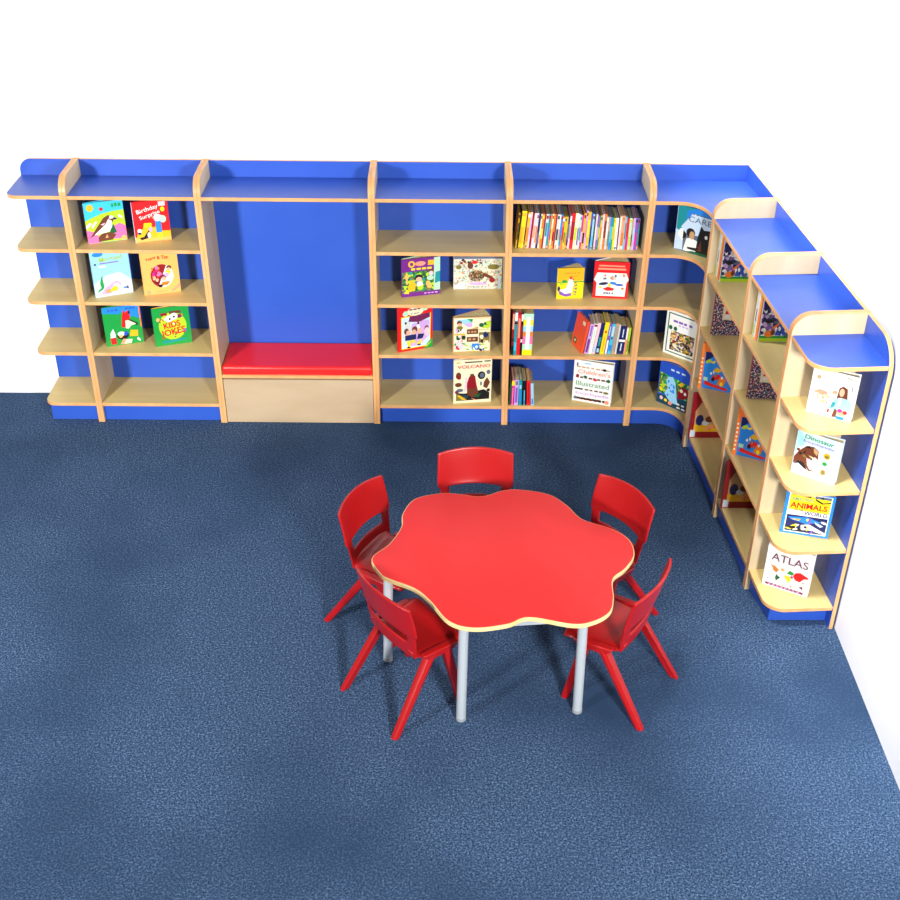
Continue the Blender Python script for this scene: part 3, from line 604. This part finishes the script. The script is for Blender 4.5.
standing_book('pale blue book titled Dinosaur Encyclopedia with a roaring brown head', (1.7381, -1.7751), -34.3, Z2, .176, .198, 'pale', opening=7, shapes=[
    P_('sky', (0, .5), (.12, .56), (.2, .8), (.05, 1), (0, 1)), P_('white', (0, .30), (.14, .26), (.40, .10), (.52, .22), (.54, .60), (.30, .74), (.06, .62)), P_('brown', (0, .38), (.08, .54), (.24, .70), (.40, .72), (.52, .66), (.54, .46), (.46, .50), (.40, .40), (.46, .18), (.38, .14), (.26, .26), (.14, .32), (0, .22)), P_('black', (.0, .2), (.12, .32), (.24, .3), (.36, .14), (.26, .18), (.12, .26)), P_('tan', (.40, .70), (.52, .65), (.50, .54), (.42, .60)), P_('lpink', (.28, .44), (.42, .40), (.46, .22), (.40, .18), (.32, .28)), P_('black', (.20, .66), (.30, .72), (.34, .66)), *bits(8, .06, .36, .36, .6, ['black', 'olive', 'tan', 'brown'], .04, .04, 3), P_('cream', (.32, .50), (.46, .48), (.44, .44)),
    E_(.72, .60, .08, .07, 'gold'), E_(.72, .59, .05, .04, 'olive'), E_(.70, .42, .08, .07, 'mint'), E_(.70, .42, .05, .04, 'green'), E_(.70, .22, .07, .07, 'tan'), E_(.70, .22, .04, .05, 'olive')],
    titles=[('Dinosaur', .50, .90, .095, 'green', .66, -2, .01, .012), ('Encyclopedia', .50, .79, .07, 'violet', .70, -2, .01)])
standing_book('blue edged book titled Amazing Animals of the World', (1.7348, -1.7906), -14.4, Z3, .190, .206, 'azure', opening=7, shapes=[
    R_(.06, .05, .94, .97, 'white'), R_(.08, .58, .92, .94, 'yellow'), P_('black', (.08, .95), (.5, .95), (.5, .90), (.14, .93)), R_(.58, .90, .92, .96, 'slate'), P_('black', (.60, .90), (.76, .82), (.92, .86), (.92, .83), (.74, .79), (.60, .86)), P_('black', (.68, .93), (.76, .95), (.76, .90)), R_(.08, .50, .92, .58, 'white'),
    R_(.08, .07, .92, .46, 'navy'), P_('azure', (.10, .40), (.50, .44), (.80, .36), (.5, .28), (.2, .34)), P_('yellow', (.08, .12), (.30, .26), (.34, .20), (.20, .10)), P_('gold', (.16, .36), (.38, .38), (.34, .33)), P_('white', (.40, .24), (.56, .28), (.92, .12), (.90, .08), (.60, .14), (.42, .12)), E_(.50, .20, .07, .07, 'pale'), E_(.50, .20, .03, .03, 'black'), E_(.52, .38, .03, .03, 'yellow'), P_('black', (.08, .16), (.26, .20), (.5, .10), (.36, .08)), P_('pale', (.66, .36), (.86, .28), (.80, .24), (.70, .30)), *bits(10, .1, .08, .9, .42, ['white', 'black', 'azure', 'violet', 'yellow'], .06, .025, 4)],
    titles=[('AMAZING', .34, .85, .09, 'sage', .46, 0, .016, .01), ('ANIMALS', .49, .70, .13, 'red', .76, 0, .016, .02), ('OF THE', .30, .59, .05, 'black', .18, 0, .016), ('WORLD', .66, .54, .09, 'navy', .48, 0, .016, .01)])
standing_book('white book titled ATLAS with a coloured world map', (1.7138, -1.7575), -29.1, Z4, .192, .220, 'white', opening=7, shapes=[
    R_(.06, .03, .90, .085, 'plum'), *words(.12, .84, .045, .025, 'lilac', 8, 3), P_('orange', (.10, .52), (.22, .50), (.30, .44), (.26, .36), (.18, .40), (.16, .46)), E_(.38, .47, .04, .03, 'peach'), P_('dgreen', (.26, .33), (.36, .27), (.28, .17), (.25, .24)), P_('green', (.48, .42), (.54, .50), (.64, .46), (.60, .40)), P_('red', (.62, .40), (.66, .48), (.76, .52), (.94, .46), (.96, .43), (.86, .40), (.78, .30), (.68, .32)), P_('yellow', (.44, .36), (.56, .36), (.60, .30), (.54, .20), (.50, .28), (.45, .30)), P_('plum', (.78, .18), (.86, .22), (.88, .14)), E_(.60, .36, .03, .03, 'magenta'), E_(.10, .18, .02, .015, 'slate'), E_(.44, .12, .02, .015, 'lime'), E_(.62, .14, .02, .015, 'olive'), E_(.86, .30, .02, .015, 'olive'), E_(.20, .30, .02, .015, 'mint'), E_(.46, .12, .015, .01, 'tan')],
    titles=[('ATLAS', .50, .72, .17, 'plum', .80, 0, .012)])

# the two bays of the wing show the same four titles
PURPLE = [R_(0, 0, 1, .10, 'lime'), R_(0, .08, 1, .13, 'green'), R_(0, .13, 1, 1, 'dusk'), P_('navy', (0, .80), (.16, 1), (.8, 1), (.3, .72), (.06, .62)), E_(.24, .42, .12, .04, 'black'), P_('orange', (.36, .30), (.70, .48), (.72, .44), (.4, .26)), E_(.28, .17, .14, .07, 'orange'), E_(.40, .20, .07, .06, 'brown'), P_('blue', (.46, .14), (.58, .40), (.80, .36), (.86, .14)), *bits(8, .5, .12, .98, .3, ['white', 'black', 'pale', 'slate'], .05, .05, 5), E_(.32, .62, .09, .07, 'white'), E_(.30, .62, .06, .05, 'lpink')]
CROWDS = [R_(0, 0, 1, 1, 'crowd'), P_('cream', (.32, .34), (1, .32), (1, .62), (.32, .68)), E_(.50, .42, .09, .04, 'white'), P_('red', (.40, .46), (.44, .56), (.52, .50), (.60, .56), (.60, .46))]
FIRE = [R_(.10, 0, 1, .82, 'azure'), R_(0, .82, 1, 1, 'orange'), P_('navy', (.12, .60), (.5, .82), (.12, .82)), P_('red', (.16, .10), (.30, .08), (.9, .03), (.96, .08), (.5, .13), (.2, .18)), P_('red', (.36, .22), (.46, .36), (.66, .36), (.68, .24)), E_(.44, .24, .05, .05, 'black'), P_('orange', (.58, .14), (.66, .32), (.86, .28), (.80, .12)), P_('gold', (.40, .42), (.52, .52), (.70, .46), (.6, .40)), E_(.24, .62, .10, .04, 'lime', rot=20), P_('yellow', (.28, .6), (.46, .66), (.42, .58)), R_(.14, .18, .28, .26, 'mint'), E_(.72, .16, .05, .05, 'yellow'), *bits(6, .3, .2, .9, .4, ['white', 'teal', 'red', 'orange'], .04, .03, 8), *[R_(.01, .10 + .09 * k_, .06, .14 + .09 * k_, 'cream') for k_ in range(7)]]
REDB = [R_(.13, .14, 1, .30, 'gold'), R_(.13, .30, 1, .9, 'tan'), P_('dred', (.13, .6), (.4, .9), (.13, .9)), E_(.30, .40, .13, .12, 'navy'), E_(.50, .34, .12, .06, 'lgrey'), E_(.66, .24, .12, .04, 'salmon'), E_(.62, .42, .14, .07, 'brown'), R_(.03, .02, .20, .18, 'lgrey'), E_(.11, .10, .06, .06, 'pale'), *bits(6, .4, .17, .9, .28, ['salmon', 'brown', 'orange'], .06, .03, 4)]
def narrow(sh, k): return [([(px * k if px < .985 else 1, py) for px, py in pts_], c_) for pts_, c_ in sh]
PURPLE, CROWDS, FIRE, REDB = narrow(PURPLE, .68), narrow(CROWDS, .68), narrow(FIRE, .76), narrow(REDB, .72)
for bay, pos in (('next to the inside corner', [(1.6351, -.6094, -1, .205, .232), (1.6305, -.6015, 0, .20, .245), (1.6031, -.6010, -22.4, .20, .246), (1.5919, -.5956, .5, .21, .262)]),
                 ('next to the end shelves', [(1.6870, -1.2056, 0, .205, .232), (1.6799, -1.2013, 0, .20, .245), (1.6546, -1.2062, -25, .20, .246), (1.6428, -1.2057, .5, .21, .262)])):
    x, y, r_, w_, h_ = pos[0]
    standing_book('lilac and green picture book ending the top row, bay ' + bay, (x, y), r_, Z1, w_, h_, 'lilac', th=.008, opening=0, spine='pale', shapes=PURPLE)
    x, y, r_, w_, h_ = pos[1]
    standing_book('purple book with a dense crowd picture, bay ' + bay, (x, y), r_, Z2, w_, h_, 'navy', th=.012, opening=0, spine='dred', shapes=CROWDS)
    x, y, r_, w_, h_ = pos[2]
    standing_book('blue and orange book with red vehicles, bay ' + bay, (x, y), r_, Z3, w_, h_, 'orange', th=.010, opening=4, spine='orange', shapes=FIRE)
    x, y, r_, w_, h_ = pos[3]
    standing_book('dark red book with a yellow band and pale badge, bay ' + bay, (x, y), r_, Z4, w_, h_, 'dred', th=.012, opening=0, spine='dred', shapes=REDB)

# ---- books packed spine out
def spine_book(label, p, rz, z, th, h, dp, lean, col, marks, group, plain=None):
    """spine lies in the local plane y = 0, thickness runs along +x, depth along +y; leans over in its own plane"""
    t = bpy.data.objects.new('book', None); C.objects.link(t); t.empty_display_size = .03
    t.location = (p[0], p[1], z); t.rotation_euler = (0, radians(lean), rz)
    set_props(t, label, 'book', group)
    k = min(.0018, th * .22); bm = bmesh.new(); up = .0006 + abs(sin(radians(lean))) * th * (0 if lean < 0 else 1)
    z0, z1 = up, up + h
    add_box(bm, 0, th, 0, k, z0, z1); add_box(bm, 0, k, k, dp, z0, z1); add_box(bm, th - k, th, k, dp, z0, z1)
    link('cover', bm, cover(col), t)
    bm = bmesh.new(); add_box(bm, k, th - k, k, dp - .003, z0 + .002, z1 - .003); link('pages', bm, PAGE, t)
    if marks:
        for i, (a_, b_, c_, ins) in enumerate(marks):
            bm = bmesh.new(); y_ = -.0001 - .00006 * i
            vs = [bm.verts.new(v) for v in ((th * ins, y_, z0 + a_ * h), (th * (1 - ins), y_, z0 + a_ * h), (th * (1 - ins), y_, z0 + b_ * h), (th * ins, y_, z0 + b_ * h))]
            f = bm.faces.new(vs); f.normal_update()
            if f.normal.y > 0: f.normal_flip()
            link('spine_print', bm, ink(c_), t, keep=True)
    return t

ORD = 'zeroth first second third fourth fifth sixth seventh eighth ninth tenth eleventh twelfth thirteenth fourteenth fifteenth sixteenth seventeenth eighteenth nineteenth'.split()
TENS = {20: 'twent', 30: 'thirt', 40: 'fort', 50: 'fift', 60: 'sixt'}
def ordinal(n):
    if n < 20: return ORD[n]
    t_, u_ = n // 10 * 10, n % 10
    return TENS[t_] + ('ieth' if u_ == 0 else 'y-' + ORD[u_])
NAMES = {'dred': 'dark red', 'lpink': 'pale pink', 'lgrey': 'pale grey', 'pale': 'pale blue', 'sky': 'light blue', 'dteal': 'dark teal', 'dgreen': 'dark green', 'azure': 'bright blue', 'tan': 'tan brown', 'slate': 'blue grey', 'lime': 'lime green', 'mint': 'mint green', 'gold': 'golden yellow'}
ROW = [('gold', 1.5, .0, 'black'), ('black', 1.5, .0, 0), ('yellow', 5.5, .01, 'gold'), ('plum', 1.5, .0, 'black'), ('gold', 3, .005, 'orange'), ('lpink', 2, .005, 'lilac'), ('dred', 2.4, .0, 0), ('lpink', 3, .0, 'salmon'), ('lgrey', 2, 0, 'orange'), ('navy', 2.5, 0, 'slate'),
       ('cream', 1.6, -.003, 'salmon'), ('orange', 2.5, -.002, 'yellow'), ('dred', 1.8, -.003, 'plum'), ('lgrey', 3, -.003, 'teal'), ('teal', 2.5, -.003, 'azure'), ('orange', 1.6, -.002, 'red'), ('cream', 1.6, -.002, 'gold'), ('orange', 2.4, -.002, 'dred'), ('dred', 1.5, -.003, 0), ('lgrey', 3, -.003, 'dteal'),
       ('cream', 1.2, -.004, 'orange'), ('azure', 2.4, -.005, 'teal'), ('orange', 2.4, -.014, 'red'), ('lime', 2, -.015, 'green'), ('gold', 1.6, -.015, 'orange'), ('navy', 2, -.016, 'slate'), ('lpink', 2, -.010, 'grey'), ('red', 4, .004, 'dred'), ('cream', 3.4, .004, 'lime'), ('lgrey', 2, .0, 'violet'),
       ('mint', 2, -.006, 'teal'), ('magenta', 2.2, -.006, 'lilac'), ('gold', 2.6, .004, 'black'), ('lilac', 2, .018, 'pink'), ('gold', 3.4, .012, 'yellow'), ('blue', 2, .006, 'navy'), ('sky', 2, .0, 'cyan'), ('dteal', 1.6, .0, 0), ('lpink', 2, .0, 'cream'), ('violet', 2, -.006, 'lilac'),
       ('green', 1.6, -.006, 'lime'), ('peach', 2, -.006, 'orange'), ('lpink', 2, .002, 'white'), ('orange', 3, .0, 'brown'), ('sky', 2, -.012, 'white'), ('tan', 2, -.012, 'olive'), ('azure', 2.6, -.013, 'cyan'), ('green', 1.6, -.016, 'lime'), ('yellow', 2, -.017, 'gold'), ('white', 3, -.017, 'lgrey'),
       ('plum', 1.5, -.016, 0), ('cream', 2, -.008, 'lpink'), ('salmon', 3.8, -.004, 'orange'), ('cyan', 2, -.010, 'teal'), ('red', 3, -.019, 'magenta'), ('mint', 3, -.017, 'lime'), ('tan', 1.5, -.02, 'brown'), ('lilac', 2.4, -.016, 'sky'), ('violet', 3, -.016, 'magenta'), ('slate', 2, -.018, 'teal')]
u0_, u1_ = .6975, 1.2985
tot = sum(r_[1] for r_ in ROW); sc_ = (u1_ - u0_ - .00045 * len(ROW)) / tot
u_ = u0_; rr = random.Random(11)
for i, (c_, wd, dh, mk) in enumerate(ROW):
    th_ = wd * sc_; f_ = i / (len(ROW) - 1); lean = 4.6 * (1 - f_) ** 1.2 * (1 if i else .8) + .3
    h_ = .182 + dh; yy = -.232 - .012 * f_ - rr.uniform(0, .004)
    marks = []
    if mk:
        a_ = rr.uniform(.10, .35); marks.append((a_, a_ + rr.uniform(.25, .5), mk, .12))
        if rr.random() < .5: marks.append((.02, .02 + rr.uniform(.05, .10), rr.choice(['salmon', 'tan', 'slate', 'lgrey', 'gold']), .15))
        if rr.random() < .5: marks.append((.86, .95, rr.choice(['white', 'dred', 'navy', mk]), .1))
    spine_book('slim %s book, %s from the left in the long packed row' % (NAMES.get(c_, c_), ordinal(i + 1)), (u_, yy), 0, Z1, th_, h_, .140 + rr.uniform(0, .012), lean, c_, marks, 'books in the long packed row')
    u_ += th_ + .00045

u_ = .6945
for lab, c_, th_, h_, lean, marks in [('dark red book with black bands against the post, third shelf', 'dred', .011, .246, .6, [(.6, .95, 'salmon', .1), (.0, .22, 'black', .0), (.33, .38, 'black', 0)]),
        ('teal book with white top between two red ones, third shelf under the packed row', 'teal', .015, .245, .6, [(.80, .98, 'white', .1), (.72, .77, 'black', .0), (.1, .3, 'cyan', .2)]),
        ('bright red book with a black and white edge, left cluster on the third shelf', 'red', .017, .246, .6, [(.4, .85, 'salmon', .25), (.93, .99, 'dred', 0)]),
        ('black and white banded book beside the thick rainbow book', 'black', .011, .242, .6, [(.80, .96, 'white', .1), (.42, .7, 'brown', .1), (.3, .38, 'lgrey', .1)]),
        ('thick rainbow striped book with a white title strip', 'lime', .050, .236, .6, [(.0, .13, 'yellow', 0), (.13, .27, 'mint', 0), (.27, .45, 'pink', 0), (.45, .57, 'orange', 0), (.57, .71, 'sky', 0), (.71, .86, 'yellow', 0), (.86, 1.0, 'mint', 0), (.14, .92, 'white', .30)])]:
    spine_book(lab, (u_, -.286), 0, Z3, th_, h_, .16, lean, c_, marks, 'left cluster on the third shelf'); u_ += th_ + .0006

# leaning pack at the right of the third shelf
u_ = 1.073
for lab, c_, th_, h_, marks in [('lilac and purple spined book next to the leaning orange book', 'lilac', .020, .172, [(.04, .5, 'purple', .2), (.6, .95, 'violet', .3)]),
        ('white book with red tip, third in the leaning pack', 'white', .018, .174, [(.90, .97, 'dred', .05), (.3, .8, 'mint', .35)]),
        ('pale pink book in the leaning pack, left of the navy one', 'lpink', .016, .178, [(.05, .25, 'sky', .2)]),
        ('navy and teal book in the leaning pack, left of the yellow one', 'navy', .020, .176, [(.25, .55, 'teal', .2), (.05, .18, 'sky', .2)]),
        ('yellow and red book in the middle of the leaning pack', 'yellow', .024, .182, [(.06, .55, 'red', .45), (.66, .74, 'red', .3)]),
        ('white and violet book in the leaning pack, right of the yellow one', 'violet', .015, .176, [(.0, .45, 'white', .2), (.6, .9, 'sky', .3)]),
        ('bright blue book in the leaning pack, beside a grey one', 'cyan', .018, .172, [(.1, .3, 'azure', .1), (.6, .92, 'lgrey', .2), (.5, .56, 'plum', .2)]),
        ('grey brown book in the leaning pack, left of the thick navy one', 'tan', .016, .176, [(.1, .9, 'grey', .2)]),
        ('thin pale grey book in the leaning pack, touching the thick navy one', 'lgrey', .010, .170, []),
        ('thick navy book with white band at the right of the leaning pack', 'navy', .034, .160, [(.44, .52, 'white', .0), (.12, .38, 'pale', .4), (.6, .9, 'pale', .42)]),
        ('salmon and white book second from the right post, leaning pack', 'salmon', .010, .156, [(.55, .95, 'white', .1)]),
        ('lime green book against the right post, leaning pack', 'lime', .011, .152, [(.1, .5, 'dgreen', .3)])]:
    f_ = (u_ - 1.06) / .23
    spine_book(lab, (u_, -.268), 0, Z3, th_ * .93, h_, .12, 8.0 - 5.0 * f_, c_, marks, 'leaning pack on the third shelf'); u_ += th_ * .93 + .0024
# the orange book that leans on them shows its front cover
t = thing('book', 'orange book leaning at the left of the pack, its front cover showing', 'book', (1.0560, -.267, Z3), 0, 'leaning pack on the third shelf')
t.rotation_euler = (0, radians(9.2), radians(18))
bm = bmesh.new(); add_box(bm, 0, .012, 0, .0018, .0022, .182); add_box(bm, 0, .0018, .0018, .13, .0022, .182); add_box(bm, .0102, .012, .0018, .13, .0022, .182)
link('cover', bm, cover('coral'), t)
bm = bmesh.new(); add_box(bm, .0018, .0102, .0018, .127, .0042, .179); link('pages', bm, PAGE, t)
bm = bmesh.new()
for y0_, y1_, z0_, z1_, mi_ in ((.02, .05, .145, .165, 0), (.075, .11, .02, .05, 1), (.085, .10, .028, .042, 0)):
    x_ = -.0001 - .0001 * (mi_ == 0)
    f = bm.faces.new([bm.verts.new(v) for v in ((x_, y0_, z0_), (x_, y1_, z0_), (x_, y1_, z1_), (x_, y0_, z1_))]); f.material_index = mi_
link('cover_picture', bm, [ink('cream'), ink('dgreen')], t, keep=True)

u_ = .6945
for lab, c_, th_, h_, marks in [('thin green book hard against the post on the bottom shelf', 'dgreen', .008, .130, []),
        ('magenta book with a yellow top on the bottom shelf', 'magenta', .014, .150, [(.78, .98, 'yellow', .0), (.0, .7, 'cream', .45)]),
        ('lavender blue book on the bottom shelf, left of a teal one', 'lilac', .020, .152, [(.1, .7, 'violet', .2), (.8, .95, 'slate', .2)]),
        ('teal book on the bottom shelf, beside a lavender one', 'teal', .016, .152, [(.1, .6, 'azure', .2), (.65, .8, 'sky', .2)]),
        ('black and cyan book on the bottom shelf, left of a red one', 'black', .022, .146, [(.0, .62, 'cyan', .38), (.05, .2, 'azure', .4)]),
        ('bright red book on the bottom shelf, second from the open end', 'red', .020, .146, [(.1, .9, 'dred', .6)]),
        ('light blue book at the open end of the bottom shelf cluster', 'sky', .014, .132, [(.05, .3, 'azure', .2)])]:
    f_ = (u_ - .69) / .12
    spine_book(lab, (u_, -.286), 0, Z4, th_, h_, .15, 1.5 - 4.5 * f_, c_, marks, 'small cluster on the bottom shelf'); u_ += th_ + .0030

# thin spines at the back of both top rows of the wing
for bay, (bx, by) in (('next to the inside corner', (1.6285, -.516)), ('next to the end shelves', (1.6760, -1.128))):
    q_ = 0
    for lab, c_, th_, marks in [('thin yellow and white spine first in the row, bay ', 'cream', .010, [(.0, .25, 'lime', .1), (.6, .95, 'yellow', .3)]),
            ('pale lilac spine second in the row, bay ', 'pale', .018, [(.3, .55, 'plum', .25), (.05, .22, 'lime', .2)]),
            ('white and green spine third in the row, bay ', 'white', .014, [(.3, .75, 'mint', .3)]),
            ('orange and gold spine fourth in the row, bay ', 'orange', .024, [(.55, .98, 'gold', .3), (.1, .5, 'dred', .5)])]:
        p_ = Vector((bx, by, 0)) + Vector((sin(ANG), -cos(ANG), 0)) * q_
        spine_book(lab + bay, (p_.x, p_.y), ANG - pi / 2, Z1, th_, .232, .19, 0, c_, marks, 'spines at the top of the wing'); q_ += th_ + .0006


# ------------------------------------------------------------------ light, sky, camera
def area(name, loc, target, size, power, col=(1, 1, 1)):
    l = bpy.data.lights.new(name, 'AREA'); l.energy = power; l.size = size; l.shape = 'SQUARE'; l.color = col
    o = bpy.data.objects.new(name, l); C.objects.link(o); o.location = loc
    o.rotation_euler = (Vector(target) - Vector(loc)).to_track_quat('-Z', 'Y').to_euler(); return o
area('studio_light', (1.80, -5.9, 2.35), (.6, -.3, .6), .5, 262, (1, .985, .96))
l2 = area('studio_light', (-3.1, -5.4, 2.3), (-1.1, -.3, .7), .5, 86, (1, .985, .96)); l2.data.spread = radians(85)
b1 = area('added_wall_light', (.3, -.9, 3.4), (2.0, -1.0, 1.75), .3, 10.5); b1.data.shape = 'RECTANGLE'; b1.data.size_y = .3; b1.data.spread = radians(38)  # unseen lamp, added to whiten the right wall above the wing
b2 = area('added_wall_light', (.6, -2.75, 3.3), (2.0, -2.45, .85), .3, 12.5); b2.data.spread = radians(44)  # also added: brightens the right wall past the near end of the wing
b3 = area('added_wall_light', (1.0, -.4, 3.4), (1.97, -.12, 1.35), .2, 3.5); b3.data.spread = radians(30)  # small added lamp, lifts the shaded wall corner behind the shelving
w = bpy.data.worlds.new('world'); bpy.context.scene.world = w; w.use_nodes = True
w.node_tree.nodes['Background'].inputs['Color'].default_value = (1, 1, 1, 1)
w.node_tree.nodes['Background'].inputs['Strength'].default_value = .25

cam = bpy.data.cameras.new('camera'); co = bpy.data.objects.new('camera', cam); C.objects.link(co)
co.location = (.34803, -5.80233, 3.38874); co.rotation_euler = (.99775, -.00973, -.00093)
cam.sensor_width = 36; cam.lens = 1215.728 / 900 * 36; cam.clip_start = .05
S = bpy.context.scene; S.camera = co
S.view_settings.view_transform = 'Standard'; S.view_settings.look = 'None'
S.view_settings.exposure = 0; S.view_settings.gamma = 1; S.view_settings.use_curve_mapping = False
